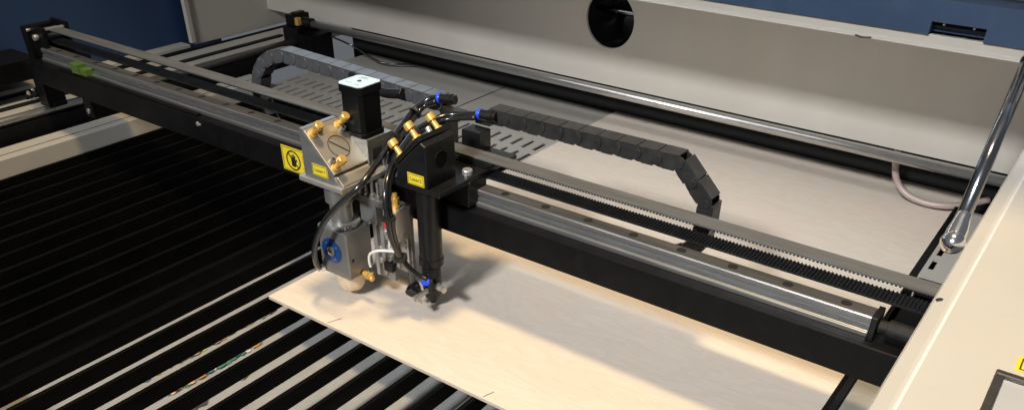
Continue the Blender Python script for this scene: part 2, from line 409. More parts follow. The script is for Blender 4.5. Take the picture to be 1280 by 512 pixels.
# coloured offcut scraps lying in the tray
scol = [((.38, .19, .05), 'orange'), ((.05, .15, .14), 'teal'), ((.55, .54, .50), 'white'), ((.28, .09, .07), 'red'), ((.05, .05, .05), 'black'),
        ((.50, .33, .22), 'tan'), ((.42, .31, .08), 'yellow'), ((.07, .15, .08), 'green')]
sm = {n: mat(n+'_scrap', c, .5, var=.25, nscale=200) for c, n in scol}
scrap_spots = []
def along(p, q, n, jx):
    for i in range(n):
        t = (i+random.uniform(-.3, .3))/(n-1)
        scrap_spots.append((p[0]+(q[0]-p[0])*t+random.uniform(-jx, jx), p[1]+(q[1]-p[1])*t))
along((-.043, -.178), (-.041, .030), 74, .005)
along((.0075, -.180), (.0075, -.033), 58, .006)
scrap_spots += [(.058, -.183), (.056, -.165), (.055, -.100)]
scrap_n = {}
NS = len(scrap_spots)-3
for i, (x, y) in enumerate(scrap_spots):
    cname = random.choice(scol)[1] if i < NS else ('black', 'black', 'white')[i-NS]
    r = random.uniform(.0040, .0075) if i < NS else .012
    n = random.randint(4, 7); a0 = random.random()*6
    pts = [(x+r*random.uniform(.55, 1)*math.cos(a0+2*PI*j/n)*.8, y+r*random.uniform(.6, 1.2)*math.sin(a0+2*PI*j/n)) for j in range(n)]
    zb = -.0563+.0011*(i % 3)
    o = MB().prism(pts, 'z', zb, zb+.001).build('offcut_scrap', sm[cname])
    tag(o, f'small {cname} offcut scrap lying in the tray between slats', 'scrap', f'{cname} offcut scraps in the tray')

# ------------------------------------------------------------------ plywood sheet
P = thing('plywood_sheet', 'pale birch plywood sheet lying on the slats', 'plywood sheet', (0, 0, -.005))
pb = MB()
pb.prism([(0, 0), (.7005, 0), (.7005, .948), (-.0015, .948)], 'z', -.005, 0)
for f in pb.bm.faces:
    f.material_index = 0
po = pb.build('veneer_board', [M['ply'], M['ply_edge']], P, .0004)
for f in po.data.polygons:
    if abs(f.normal.z) < .5: f.material_index = 1
for (x, y, L, a) in ((.115, .002, .020, 1.2), (.375, .002, .016, 1.25), (.07, .92, .022, .2)):
    mk = MB(); dx, dy = math.cos(a)*L, math.sin(a)*L; nx, ny = -math.sin(a)*.0005, math.cos(a)*.0005
    mk.prism([(x-nx, y-ny), (x+dx-nx, y+dy-ny), (x+dx+nx, y+dy+ny), (x+nx, y+ny)], 'z', .0001, .0003)
    mk.build('pencil_mark', M['burn'], P)

# ------------------------------------------------------------------ gantry
G = thing('gantry', 'long black gantry beam with steel rail and toothed belt', 'gantry', (0, .16, .11))
gb = MB(); gb.box(-.80, .80, .137, .190, .110, .1490)
gb.build('beam', M['black'], G, .0012)
# linear rail with grooved flanks
yc = .1660
prof = [(-.0132, .1491), (-.0132, .1538), (-.0102, .1546), (-.0102, .1592), (-.0080, .1602), (-.0080, .1626), (-.0104, .1638), (-.0104, .1692), (-.0092, .1706),
        (.0092, .1706), (.0104, .1692), (.0104, .1491)]
rl = MB().prism([(yc+a, b) for a, b in prof], 'x', -.78, .733).build('linear_rail', M['rail'], G, .0004)
MB().box(-.78, .7328, yc-.0088, yc+.0090, .17065, .1710).build('rail_top', M['rail_top'], rl)
for i in range(25):
    x = .705-.06*i
    if .135 < x < .255: continue
    MB().cyl((x, yc, .1700), (x, yc, .1713), .0055, n=18).build('bolt_hole', M['ink'], rl)
# belts
by0, by1 = .1745, .1985
ub = MB(); ub.box(-.785, .785, by0, by1, .2008, .2024)
ub_o = ub.build('belt_upper_run', M['belt_back'], G)
lb_ = MB(); lb_.box(-.785, .785, by0, by1, .1790, .1806)
lb_.build('belt_lower_run', M['rubber'], G)
t1 = MB(); t2 = MB()
k = -.783
while k < .783:
    t1.box(k, k+.0020, by0+.0006, by1-.0006, .1990, .2007)
    t2.prism([(k-.0001, .1807), (k+.0004, .1823), (k+.0019, .1823), (k+.0024, .1807)], 'y', by0+.0006, by1-.0006)
    k += .004
t1.build('belt_teeth', M['rubber'], G); t2.build('belt_teeth', M['rubber'], G)
for sx in (-1, 1):
    xx = .785*sx
    pl = MB().cyl((xx, by0-.001, .1907), (xx, by1+.001, .1907), .0098, n=28)
    pu = pl.build('pulley', M['grey_metal'], G, 0, smooth=True)
    bd = MB(); n = 14
    for i in range(n):
        a0, a1 = -PI/2+PI*i/n, -PI/2+PI*(i+1)/n
        q = [(xx+sx*r*math.cos(a), .1907+r*math.sin(a)) for r, a in ((.0101, a0), (.0117, a0), (.0117, a1), (.0101, a1))]
        bd.prism(q, 'y', by0, by1)
    bd.build('belt_wrap', M['rubber'], G)
# left end bracket
eb = MB()
eb.box(-.815, -.764, .160, .1675, .1495, .2065)
eb.box(-.815, -.764, .2055, .2125, .1200, .2100)
eb.box(-.822, -.8055, .150, .2125, .0950, .2050)
eb.box(-.805, -.700, .1905, .2050, .1200, .1620)
eb.build('end_bracket', M['black'], G, .001)
hs = MB(); hs.cyl((-.785, .152, .1890), (-.785, .1598, .1890), .0055, n=16); hs.cyl((-.806, .152, .199), (-.806, .1598, .199), .003, n=10)
hs.build('pulley_bolt', M['silver'], G, .0004)
MB().box(-.777, -.768, .166, .2055, .2010, .2035).build('tension_plate', M['silver'], G)
lg = MB(); lg.box(-.818, -.786, .142, .178, .0615, .1095); lg.box(-.834, -.778, .150, .175, .0620, .0700)
lg.build('slider_block', M['black'], G, .001)
scw = MB()
for (x, y, z) in ((-.842, .135, .083), (-.828, .128, .085), (-.826, .134, .075), (-.848, .147, .084)):
    scw.cyl((x, y, z), (x+.009, y-.001, z), .0024, n=10)
scw.build('slider_screw', M['silver'], G)
MB().box(-.835, -.818, .120, .150, .076, .081).build('slider_tab', M['black_sat'], G, .0005)
MB().box(-1.0, -.90, .02, .20, .0875, .1245).build('end_motor_cover', M['black'], G, .001)
MB().box(-.90, -.8225, .168, .198, .092, .122).build('motor_coupling', M['black'], G, .001)
gt = MB(); gt.box(-.655, -.632, .1400, .1560, .1495, .1700); gt.box(-.6315, -.612, .142, .156, .1500, .1640)
gt.build('terminal_block', M['green'], G, .0008)
rb = MB(); rb.box(-.668, -.640, .150, .180, .0700, .1095); rb.build('roller_bracket', M['black'], G, .001)
MB().cyl((-.652, .1465, .082), (-.652, .1498, .082), .005, n=14).build('roller_screw', M['silver'], G, .0005)
# right end stop
es = MB(); es.box(.7340, .7400, .1480, .1755, .1495, .1745); es.build('end_stop', M['black_sat'], G, .0008)
MB().lathe((.7405, .1620, .1600), (1, 0, 0), [(0, .0070), (.008, .0070), (.0085, .0095), (.06, .0095)], n=24).build('end_coupling', M['rubber'], G, 0, smooth=True)
MB().box(.7785, .80, .206, .214, .150, .2015).build('pulley_plate', M['black_sat'], G, .0008)
sh = MB(); sh.box(-.74, .74, .1905, .246, .0850, .0885); sh.build('shadow_shelf', M['black'], G)  # unseen shelf, run along the beam to straighten the beam's shadow
cvb = MB(); cvb.box(-.70, -.30, .1400, .1480, .1492, .1530); cvb.build('rail_strip', M['black'], G)
# small bright scratches/screws on beam front
sk = MB(); sk.cyl((-.296, .1355, .1400), (-.296, .1369, .1400), .0035, n=12); sk.cyl((-.290, .1355, .1400), (-.290, .1369, .1400), .002, n=10)
sk.build('beam_screw', M['silver'], G)
# warning sign
sg = MB().box(-.0985, -.005, .1362, .1368, .1165, .1535).build('warning_sign', M['yellow'], G)
ik = MB()
for (a, b, c, e) in ((-.0965, -.007, .1515, .1522), (-.0965, -.007, .1178, .1185), (-.0965, -.0958, .1185, .1515)): ik.box(a, b, .1359, .13615, c, e)
cxs, czs = -.0745, .1345
n = 40
for i in range(n):
    a0, a1 = 2*PI*i/n, 2*PI*(i+1)/n
    q = [(cxs+r*math.cos(a), czs+r*math.sin(a)) for r, a in ((.0128, a0), (.0150, a0), (.0150, a1), (.0128, a1))]
    ik.prism(q, 'y', .1359, .13615)
ik.prism([(cxs-.0100, czs+.0085), (cxs-.0085, czs+.0100), (cxs+.0100, czs-.0085), (cxs+.0085, czs-.0100)], 'y', .1357, .13589)
# hand pictogram
hand = [(-.0045, -.0095), (.0040, -.0095), (.0050, -.003), (.0085, .0015), (.0070, .0030), (.0048, .0010), (.0048, .0075), (.0030, .0078), (.0026, .002),
        (.0022, .0095), (.0004, .0097), (.0000, .0022), (-.0010, .0088), (-.0027, .0086), (-.0024, .0015), (-.0036, .0062), (-.0052, .0058), (-.0046, -.002)]
ik.prism([(cxs+a, czs+b) for a, b in hand], 'y', .1360, .13614)
ik.build('sign_print', M['ink'], sg)
rk = MB()
for (a, b, c, e) in ((-.0545, -.046, .1400, .1412), (-.0515, -.0500, .1355, .1450), (-.0545, -.046, .1440, .1450), (-.0545, -.046, .1360, .1370), (-.052, -.0508, .1225, .1300), (-.0550, -.0462, .1270, .1280), (-.0545, -.047, .1225, .1234)):
    rk.box(a, b, .1358, .13615, c, e)
rk.build('sign_lettering', M['red'], sg)

# ------------------------------------------------------------------ brass knob helper
def knob(parent, p, d, L=.020, r=.0052, name='adjust_knob'):
    d = Vector(d).normalized()
    o = MB().lathe(p, d, [(0, .0058), (.0022, .0058), (.0024, .0036), (L*.55, .0033), (L*.57, r*.8), (L*.62, r), (L*.94, r), (L, r*.82)], n=22).build(name, M['brass'], parent, 0, smooth=True)
    return o
def screw(parent, p, d, r=.0034, L=.004, m='grey_metal', name='cap_screw'):
    d = Vector(d).normalized(); p = Vector(p)
    return MB().lathe(p, d, [(0, r), (L*.8, r), (L, r*.85), (L, r*.5), (L*.45, r*.45)], n=14).build(name, M[m], parent)

# ------------------------------------------------------------------ laser head 1 (silver)
A = thing('laser_head', 'silver laser head with black motor on top and blue disc on its block', 'laser head', (.088, .075, .0), 'laser heads on the gantry')
MB().box(.0525, .1290, .0405, .148, .1715, .1785).build('base_plate', M['silver'], A, .0012)
# mirror mount: 45 degree wedge
wd = MB(); wd.prism([(.0600, .1787), (.1165, .1787), (.1165, .1835), (.0668, .2400), (.0600, .2400)], 'y', .0450, .1010)
mw = wd.build('mirror_mount', M['grey_metal'], A, .0007)
nrm = Vector((1, 0, 1)).normalized(); dn = Vector((1, 0, -1)).normalized()
c0 = Vector((.0930, .0735, .2165))           # centre of mirror plate's outer face
def on(u, v, h): return c0+dn*u+Vector((0, 1, 0))*v+nrm*h
mp_ = MB()
hw, hv = .0325, .0295
for (u0, u1, v0, v1, h0, h1) in ((-hw, hw, -hv, hv, -.0062, 0),):
    vs = [mp_.bm.verts.new(on(u, v, h)) for u in (u0, u1) for v in (v0, v1) for h in (h0, h1)]
    for f in ((0, 1, 3, 2), (4, 6, 7, 5), (0, 4, 5, 1), (2, 3, 7, 6), (0, 2, 6, 4), (1, 5, 7, 3)): mp_.bm.faces.new([vs[i] for i in f])
mpo = mp_.build('mirror_plate', M['silver_face'], A, .0007)
# circular mirror cap with slot
n = 48; ring = MB()
for i in range(n):
    a0, a1 = 2*PI*i/n, 2*PI*(i+1)/n
    q = [on(r*math.cos(a)+.002, r*math.sin(a)+.002, .00025) for r, a in ((.0142, a0), (.0152, a0), (.0152, a1), (.0142, a1))]
    ring.quad(q)
q = [on(u+.002, v+.002, .0004) for u, v in ((-.0007, -.0135), (.0007, -.0135), (.0007, .0135), (-.0007, .0135))]
rot = []
for u, v in ((-.0008, -.0136), (.0008, -.0136), (.0008, .0136), (-.0008, .0136)):
    a = R(-50); rot.append(on(u*math.cos(a)-v*math.sin(a)+.002, u*math.sin(a)+v*math.cos(a)+.002, .0004))
ring.quad(rot)
rg = ring.build('mirror_cap_groove', M['ink'], mpo)
for (u, v) in ((-.0245, -.0205), (-.0235, .0225), (.0245, -.0205)):
    knob(mpo, on(u, v, 0), nrm, .0215, .0058)
for (u, v) in ((-.0250, -.0100), (-.0160, .0215), (.0165, -.0215)):
    screw(mpo, on(u, v, 0), nrm, .0036, .0065)
lp = MB(); lp.prism([(.1060, .1787), (.1275, .1787), (.1275, .1800), (.1190, .1885), (.1175, .1895), (.1060, .1895)], 'y', .0465, .1005); lp.build('mount_foot', M['silver_face'], A, .0008)
# label
l1 = MB().box(.0765, .1035, .0443, .0449, .1845, .1990).build('laser_label', M['yellow'], A)
text_mesh('label_text', 'Laser1', .0072, M['ink'], l1, (.0900, .0442, .1917), (1, 0, 0), (0, 0, 1), .0001)
fr = MB()
for (a, b, c, e) in ((.0775, .1025, .1975, .1980), (.0775, .1025, .1855, .1860), (.0775, .0780, .1860, .1975), (.1020, .1025, .1860, .1975)): fr.box(a, b, .0440, .0443, c, e)
fr.build('label_border', M['ink'], l1)
# motor bracket with window
bk = MB()
bx0, bx1, b0, b1, bz0, bz1 = .0745, .1180, .1015, .1470, .1790, .2200
bk.box(bx0, bx1, b0, b1, bz1-.006, bz1)
bk.box(bx0, bx1, b0, b0+.005, bz0, bz1-.0061); bk.box(bx0, bx1, b1-.009, b1, bz0, bz1-.0061)
bk.box(bx1-.006, bx1, b0+.0051, .1095, bz0, bz1-.0061); bk.box(bx1-.006, bx1, .1275, b1-.0091, bz0, bz1-.0061)
bk.box(bx1-.006, bx1, .1096, .1274, bz1-.0140, bz1-.0061)
bk.build('motor_bracket', M['grey_metal'], A, .0006)
screw(A, (.110, .118, .1790), (0, 0, 1), .005, .004, 'silver')
# motor
def oct_sq(cx, cy, h, c): return [(cx-h+c, cy-h), (cx+h-c, cy-h), (cx+h, cy-h+c), (cx+h, cy+h-c), (cx+h-c, cy+h), (cx-h+c, cy+h), (cx-h, cy+h-c), (cx-h, cy-h+c)]
mcx, mcy = .0955, .1195
mo = MB(); mo.prism(oct_sq(mcx, mcy, .0198, .004), 'z', .2205, .2265); mo.prism(oct_sq(mcx, mcy, .0187, .0045), 'z', .2266, .2740); mo.prism(oct_sq(mcx, mcy, .0200, .0035), 'z', .2741, .2838)
mt = mo.build('stepper_motor', M['black'], A, .0008)
MB().prism(oct_sq(mcx, mcy, .0200, .0045), 'z', .2839, .2852).build('motor_cap', M['white'], mt, .0004)
MB().cyl((mcx, mcy, .2853), (mcx, mcy, .2856), .0030, n=16).build('shaft_hole', M['ink'], mt)
sq = MB()
for i, (x, y, w) in enumerate(((-.012, .010, .016), (-.010, .013, .012), (-.013, -.011, .010), (.004, -.013, .008))):
    sq.box(mcx+x, mcx+x+w, mcy+y, mcy+y+.0008, .2853, .2854)
sq.build('motor_print', M['grey_metal'], mt)
# lens tube, focus block, nozzle
hx, hy = .0885, .0740
lt = MB(); lt.lathe((hx-.002, hy, .112), (0, 0, 1), [(0, .0146), (.026, .0146), (.0268, .0158), (.0300, .0165), (.0305, .0190), (.0598, .0190)], n=40)
lto = lt.build('lens_tube', M['grey_metal'], A, 0, smooth=True)
kn = MB(); n = 72
pts = [(hx-.001+(.0226 if i % 2 else .0219)*math.cos(2*PI*i/n), hy+(.0226 if i % 2 else .0219)*math.sin(2*PI*i/n)) for i in range(n)]
kn.prism(pts, 'z', .1085, .1135).build('knurled_ring', M['silver'], lto)
fx0, fx1, fy0, fy1, c = .0595, .1150, .0500, .0980, .0045
pts = [(fx0+c, fy0), (fx1-c*.35, fy0), (fx1, fy0+c*.35), (fx1, fy1-c), (fx1-c, fy1), (fx0+c, fy1), (fx0, fy1-c), (fx0, fy0+c)]
fk = MB(); fk.prism(pts, 'z', .0470, .1080); fk.prism([(hx+(a-hx)*.93, hy+(b-hy)*.93) for a, b in pts], 'z', .0395, .0469)
fko = fk.build('focus_block', M['grey_metal'], A, .0010)
dd = MB(); dd.lathe((.0860, .0499, .0775), (0, -1, 0), [(0, .0178), (.0008, .0178), (.0012, .0172)], n=40)
ddo = dd.build('blue_disc', M['blue_anod'], fko, 0, smooth=True)
MB().lathe((.0860, .0486, .0775), (0, -1, 0), [(0, .0072), (.0016, .0072), (.0018, .0058), (.0010, .0052)], n=26).build('disc_hub', M['grey_metal'], ddo)
MB().cyl((.0860, .0474, .0775), (.0860, .0466, .0775), .0022, n=12).build('hub_hole', M['ink'], ddo)
MB().cyl((.1152, .0590, .0680), (.1147, .0590, .0680), .0026, n=14).build('set_screw_hole', M['ink'], fko)
dm = MB()
for a in (.6, 2.2, 3.8, 5.3): dm.cyl((.0860+.0125*math.cos(a), .0487, .0775+.0125*math.sin(a)), (.0860+.0125*math.cos(a), .0482, .0775+.0125*math.sin(a)), .0010, n=8)
dm.build('disc_pin', M['silver'], ddo)
nz = MB(); nz.lathe((hx+.001, hy+.001, .0393), (0, 0, -1), [(0, .0210), (.006, .0210), (.0065, .0194), (.0130, .0190), (.0200, .0182), (.0255, .0155), (.0270, .0090)], n=36)
nz.build('nozzle', M['tip_brass'], A, 0, smooth=True)
for (x, y, z, d) in ((.0640, .0530, .0430, (-.6, -.8, 0)),):
    MB().lathe((x, y, z), d, [(0, .0018), (.005, .0018), (.0052, .0038), (.0105, .0038)], n=14).build('thumb_screw', M['silver'], A, 0, smooth=True)
ef = MB(); ef.lathe((.1150, .0760, .0415), (1, -.1, -.05), [(0, .0040), (.006, .0040), (.0062, .0055), (.011, .0055), (.0112, .0036), (.018, .0036)], n=16)
ef.cyl((.1300, .0745, .0395), (.1300, .0745, .0500), .0036, n=14); ef.sphere((.1305, .0744, .0397), .0046)
ef.build('elbow_fitting', M['brass'], A, 0, smooth=True)
wt = MB(); wt.tube([(.1305, .0745, .0560), (.1300, .0735, .0670), (.1330, .0730, .0770), (.1430, .0740, .0845), (.1560, .0780, .0880), (.1700, .0850, .0880)], .0019)
wt.build('white_air_tube', M['white_tube'], A)
MB().tube([(.1302, .0745, .0490), (.1305, .0745, .0570)], .0026).build('tube_sleeve', M['hose'], A)
# Z stage behind
zs = MB(); zs.box(.1130, .1440, .1050, .1120, .0250, .1700); zs.box(.1445, .1760, .1080, .1140, .0450, .1450)
zso = zs.build('stage_plate', M['grey_metal'], A, .0008)
z2 = MB(); z2.box(.1160, .1215, .0985, .1048, .0300, .1180); z2.box(.1270, .1330, .1000, .1048, .0330, .1350); z2.box(.1500, .1545, .1035, .1078, .0500, .1060); z2.box(.1620, .1740, .1030, .1078, .0560, .1040)
z2.build('guide_bar', M['silver'], zso, .0006)
for (x, y, z) in ((.1235, .1050, .0700), (.1235, .1050, .0520), (.1390, .1050, .0600), (.1390, .1050, .0760), (.1235, .1050, .1280), (.1390, .1050, .1150)):
    screw(zso, (x, y, z), (0, -1, 0), .0042, .0042, 'silver')
pn = MB()
for i in range(5):
    pn.cyl((.1700, .1030, .060+.0085*i), (.1700, .1025, .060+.0085*i), .0013, n=8)
    pn.cyl((.1355, .1050, .110+.006*i), (.1355, .1045, .110+.006*i), .0012, n=8)
pn.build('dowel_hole', M['ink'], zso)
# bolts cluster and bracket under plate
cl = MB()
for i in range(4):
    for j in range(2): cl.lathe((.1060+.0105*i, .0930+.013*j, .1500), (0, 0, 1), [(0, .0042), (.0045, .0042), (.0047, .0022), (.0215, .0022)], n=12)
cl.build('stage_screw', M['grey_metal'], A, 0)
MB().box(.1000, .1480, .0880, .1120, .1400, .1498).build('stage_block', M['grey_metal'], A, .0008)
MB().box(.1045, .1330, .0900, .1048, .1120, .1395).build('stage_housing', M['grey_metal'], A, .001)
# pneumatic cylinder box
so = MB(); so.box(.1620, .1840, .0740, .1010, .1080, .1500)
soo = so.build('air_cylinder', M['silver'], A, .0012)
MB().lathe((.1720, .0880, .1501), (0, 0, 1), [(0, .0062), (.003, .0062), (.0035, .0042), (.010, .0042), (.0102, .0052), (.0130, .0052), (.0132, .0032), (.019, .0032)], n=18).build('cylinder_fitting', M['brass'], soo, 0, smooth=True)
MB().box(.1626, .1672, .0732, .0739, .1255, .1340).build('red_mark', M['red'], soo)
screw(soo, (.1655, .0739, .1200), (0, -1, 0), .0028, .003, 'silver'); screw(soo, (.1841, .0880, .1140), (1, 0, 0), .0026, .002, 'silver')
MB().tube([(.1560, .0900, .1075), (.1555, .0880, .0950), (.1575, .0860, .0860), (.1620, .0860, .0900), (.1630, .0880, .1000)], .0014).build('signal_wire', M['white_tube'], A)
zb_ = MB()
zb_.box(.1330, .1480, .0960, .1040, .0430, .0560)
zb_.build('sensor_block', M['black_sat'], A, .0008)

# ------------------------------------------------------------------ laser head 2 (black)
B = thing('laser_head', 'black laser head with slim black tube and brass knobs beside the drag chain', 'laser head', (.2, .118, 0), 'laser heads on the gantry')
cp = MB(); cp.box(.1630, .2500, .0830, .238, .1845, .1905)
cp.build('carriage_plate', M['black_sat'], B, .0010)
cb = MB(); cb.box(.1250, .2495, .1385, .1740, .1520, .1843)
cb.build('carriage_block', M['black_sat'], B, .0010)
screw(B, (.2385, .1500, .1906), (0, 0, 1), .0068, .0062, 'silver')
screw(B, (.2385, .1880, .1906), (0, 0, 1), .0060, .0060, 'silver')
cl2 = MB(); cl2.box(.2040, .2480, .1745, .2000, .1828, .1843); cl2.box(.2040, .2480, .1740, .2000, .1908, .1988)
cl2.build('belt_clamp', M['black_sat'], B, .0008)
# mirror mount block: chamfered upper left
m2 = MB(); m2.prism([(.1830, .1907), (.2310, .1907), (.2310, .2430), (.2230, .2470), (.1830, .2080)], 'y', .0835, .1370)
m2o = m2.build('mirror_mount', M['black_sat'], B, .0010)
# round beam port on the +x face
pr = MB(); n = 32
for i in range(n):
    a0, a1 = 2*PI*i/n, 2*PI*(i+1)/n
    pr.prism([(.1100+r*math.cos(a), .2205+r*math.sin(a)) for r, a in ((.0108, a0), (.0122, a0), (.0122, a1), (.0108, a1))], 'x', .2311, .2321)
pr.build('port_ring', M['black_sat'], m2o)
MB().cyl((.2312, .1100, .2205), (.2316, .1100, .2205), .0107, n=32).build('beam_port', M['void'], m2o)
n2 = Vector((-1, 0, 1.03)).normalized(); dn2 = Vector((1.03, 0, 1)).normalized()
c2 = Vector((.2000, .1100, .2325))
def on2(u, v, h): return c2+dn2*u+Vector((0, 1, 0))*v+n2*h
mp2 = MB()
vs = [mp2.bm.verts.new(on2(u, v, h)) for u in (-.0275, .0275) for v in (-.0268, .0268) for h in (-.0045, .0020)]
for f in ((0, 1, 3, 2), (4, 6, 7, 5), (0, 4, 5, 1), (2, 3, 7, 6), (0, 2, 6, 4), (1, 5, 7, 3)): mp2.bm.faces.new([vs[i] for i in f])
mp2o = mp2.build('mirror_plate', M['black_sat'], B, .0008)
for (u, v) in ((.0195, -.0185), (.0195, .0195), (-.0195, -.0185)):
    knob(mp2o, on2(u, v, .002), n2, .0215, .0060)
screw(mp2o, on2(.0215, .0030, .002), n2, .0035, .007, 'silver')
l2 = MB().box(.2010, .2270, .0828, .0834, .1925, .2065).build('laser_label', M['yellow'], B)
text_mesh('label_text', 'Laser2', .0070, M['ink'], l2, (.2140, .0827, .1995), (1, 0, 0), (0, 0, 1), .0001)
fr = MB()
for (a, b, c, e) in ((.2020, .2260, .2050, .2055), (.2020, .2260, .1935, .1940), (.2020, .2025, .1940, .2050), (.2255, .2260, .1940, .2050)): fr.box(a, b, .0825, .0828, c, e)
fr.build('label_border', M['ink'], l2)
tx, ty = .2010, .1170
tb = MB(); tb.lathe((tx, ty, .0660), (0, 0, 1), [(0, .0135), (.002, .0162), (.0115, .0162), (.0120, .0152), (.1180, .0152)], n=40)
tb.build('lens_tube', M['black_sat'], B, 0, smooth=True)
tp = MB(); tp.lathe((tx-.001, ty, .0659), (0, 0, -1), [(0, .0115), (.003, .0126), (.030, .0126), (.0310, .0118), (.0330, .0118), (.0335, .0126), (.0430, .0118), (.0520, .0085), (.0575, .0050)], n=32)
tpo = tp.build('nozzle', M['black_sat'], B, 0, smooth=True)
MB().cyl((tx-.001, ty, .0085), (tx-.001, ty, .0040), .0048, .0030, n=18).build('nozzle_tip', M['silver'], B)
# clamp with pin and screws
ck = MB(); ck.tube([(.1935, .0985, .0380), (.1900, .0910, .0360), (.1920, .0850, .0330)], .0088, n=14, sub=4)
ck.build('gas_fitting', M['black_sat'], B, 0)
MB().tube([(.1885, .0900, .0420), (.1880, .0900, .0620)], .0034).build('fitting_stem', M['black_sat'], B)
pb_ = MB(); pb_.box(.1985, .2035, .0840, .1080, .0280, .0340); pb_.build('clamp_bar', M['silver'], B, .0008)
for (p, dd_) in (((.2010, .0840, .0310), (0, -1, 0)), ((.2062, .0850, .0280), (.5, -1, -.2)), ((.2140, .1100, .0420), (1, -.25, .0))):
    MB().lathe(p, dd_, [(0, .0030), (.0030, .0030), (.0032, .0048), (.0085, .0048), (.0087, .0028), (.0140, .0028), (.0142, .0042), (.0175, .0042)] if p[0] > .21 else
               [(0, .0022), (.003, .0022), (.0032, .0036), (.0075, .0036)], n=14).build('clamp_screw', M['silver'], B, 0, smooth=True)
bf = MB(); bf.lathe((.2120, .0960, .0540), (.30, -1, .55), [(0, .0060), (.006, .0060)], n=20)
bf.build('fitting_body', M['black_sat'], B, 0)
MB().lathe((.2138, .0903, .0572), (.30, -1, .55), [(0, .0060), (.0030, .0060), (.0036, .0050)], n=24).build('blue_collet', M['blue_plastic'], B, 0, smooth=True)
# posts that carry the chains
ps = MB(); ps.box(.1790, .2090, .2120, .2360, .1906, .2165); ps.build('chain_post', M['black_sat'], B, .0010)
ps = MB(); ps.box(.1240, .1540, .2120, .2360, .1845, .2165); ps.build('chain_post', M['black_sat'], B, .0010)
MB().box(.1200, .1628, .1390, .2380, .1785, .1843).build('side_plate', M['black_sat'], B, .0010)

# ------------------------------------------------------------------ drag chains
def chain_path(start, straight, turns, pitch, tail, sx):
    x, z = start; a = 0.; P_ = [(x, z)]
    for _ in range(straight[0]):
        x += sx*pitch; z += straight[1]; P_.append((x, z))
    for t in turns:
        a = t
        x += sx*pitch*math.cos(R(a)); z -= pitch*math.sin(R(a)); P_.append((x, z))
    for _ in range(tail):
        x -= sx*pitch; P_.append((x, z))
    return P_
def make_chain(label, pts, y0, y1, m, h=.0102, boss=.0052):
    t = thing('drag_chain', label, 'drag chain', (pts[0][0], (y0+y1)/2, pts[0][1]), 'drag chains of the carriage')
    for i in range(len(pts)-1):
        p, q = Vector((pts[i][0], 0, pts[i][1])), Vector((pts[i+1][0], 0, pts[i+1][1]))
        d = (q-p); L = d.length; d.normalize()
        up = Vector((0, 1, 0)).cross(d)
        if (pts[1][0]-pts[0][0]) > 0: up = -up
        if i == 0 and up.z < 0: up = -up
        up = up if (up.z >= 0 or i > 0) else -up
        def Q(u, v): r = p+d*u+up*v; return (r.x, r.z)
        mb = MB()
        g = L*.016
        # outer cap plate
        mb.prism([Q(g, h-.0025), Q(L-g, h-.0025), Q(L-g, h), Q(g, h)], 'y', y0, y1)
        # inner cross bar
        mb.prism([Q(L*.22, -h), Q(L*.78, -h), Q(L*.78, -h+.0025), Q(L*.22, -h+.0025)], 'y', y0+.0006, y1-.0006)
        # side plates: stadium, alternately inset at each end
        for (ya, yb) in ((y0+.0004, y0+.0026), (y1-.0026, y1-.0004)):
            sgn = -1 if ya < (y0+y1)/2 else 1
            n_ = 10; rr = h-.0005
            st = [Q(L*.52, -rr), Q(L*.52, h-.0026), Q(g, h-.0026), Q(g, 0)]
            arc = [Q(rr*math.cos(a)+.0*L, rr*math.sin(a)) for a in [PI+PI*.5*k/n_ for k in range(n_+1)]]
            mb.prism([Q(L*.55, h-.0026), Q(L*.0+.001, h-.0026)]+[Q(rr*.8*math.cos(a)+.001, rr*math.sin(a)) for a in [PI*.75+PI*.75*k/n_ for k in range(n_+1)]]+[Q(L*.55, -rr)], 'y', ya-.0004*sgn, yb-.0004*sgn)
            mb.prism([Q(L*.3, h-.0026)]+[Q(L*.3, -rr*.86)]+[Q(L-.001+rr*.62*math.cos(a), rr*.86*math.sin(a)) for a in [-PI/2+PI*k/n_ for k in range(n_+1)]]+[Q(L*.9, h-.0026)], 'y', ya+.0003*sgn, yb+.0002*sgn)
            yy = ya if sgn < 0 else yb
            cc = Q(L*.02, 0)
            mb.cyl((cc[0], yy+.0004*sgn, cc[1]), (cc[0], yy+.0011*sgn, cc[1]), boss, n=20)
        mb.build('chain_link', m, t, .0004, 1)
    return t
cyr0, cyr1 = .2370, .2605
ptsR = chain_path((.205, .2318), (10, .0003), [45, 45, 90, 98, 132, 150], .0272, 9, 1)
CR = make_chain('black drag chain arching to the right above the plywood', ptsR, cyr0, cyr1, M['plastic'])
ptsL = chain_path((.118, .2295), (12, .0008), [14, 30, 48, 70, 92, 108, 128, 150], .0262, 12, -1)
CLn = make_chain('black drag chain, lightened as if lit, arching to the left above the slotted plate', ptsL, cyr0, cyr1, M['plastic_lit'], .0102, .0080)
for (root, x0, x1) in ((CR, .180, .2048), (CLn, .1185, .152)):
    MB().box(x0, x1, cyr0+.002, cyr1-.002, .2168, .2230).build('end_link', M['plastic'], root, .001)

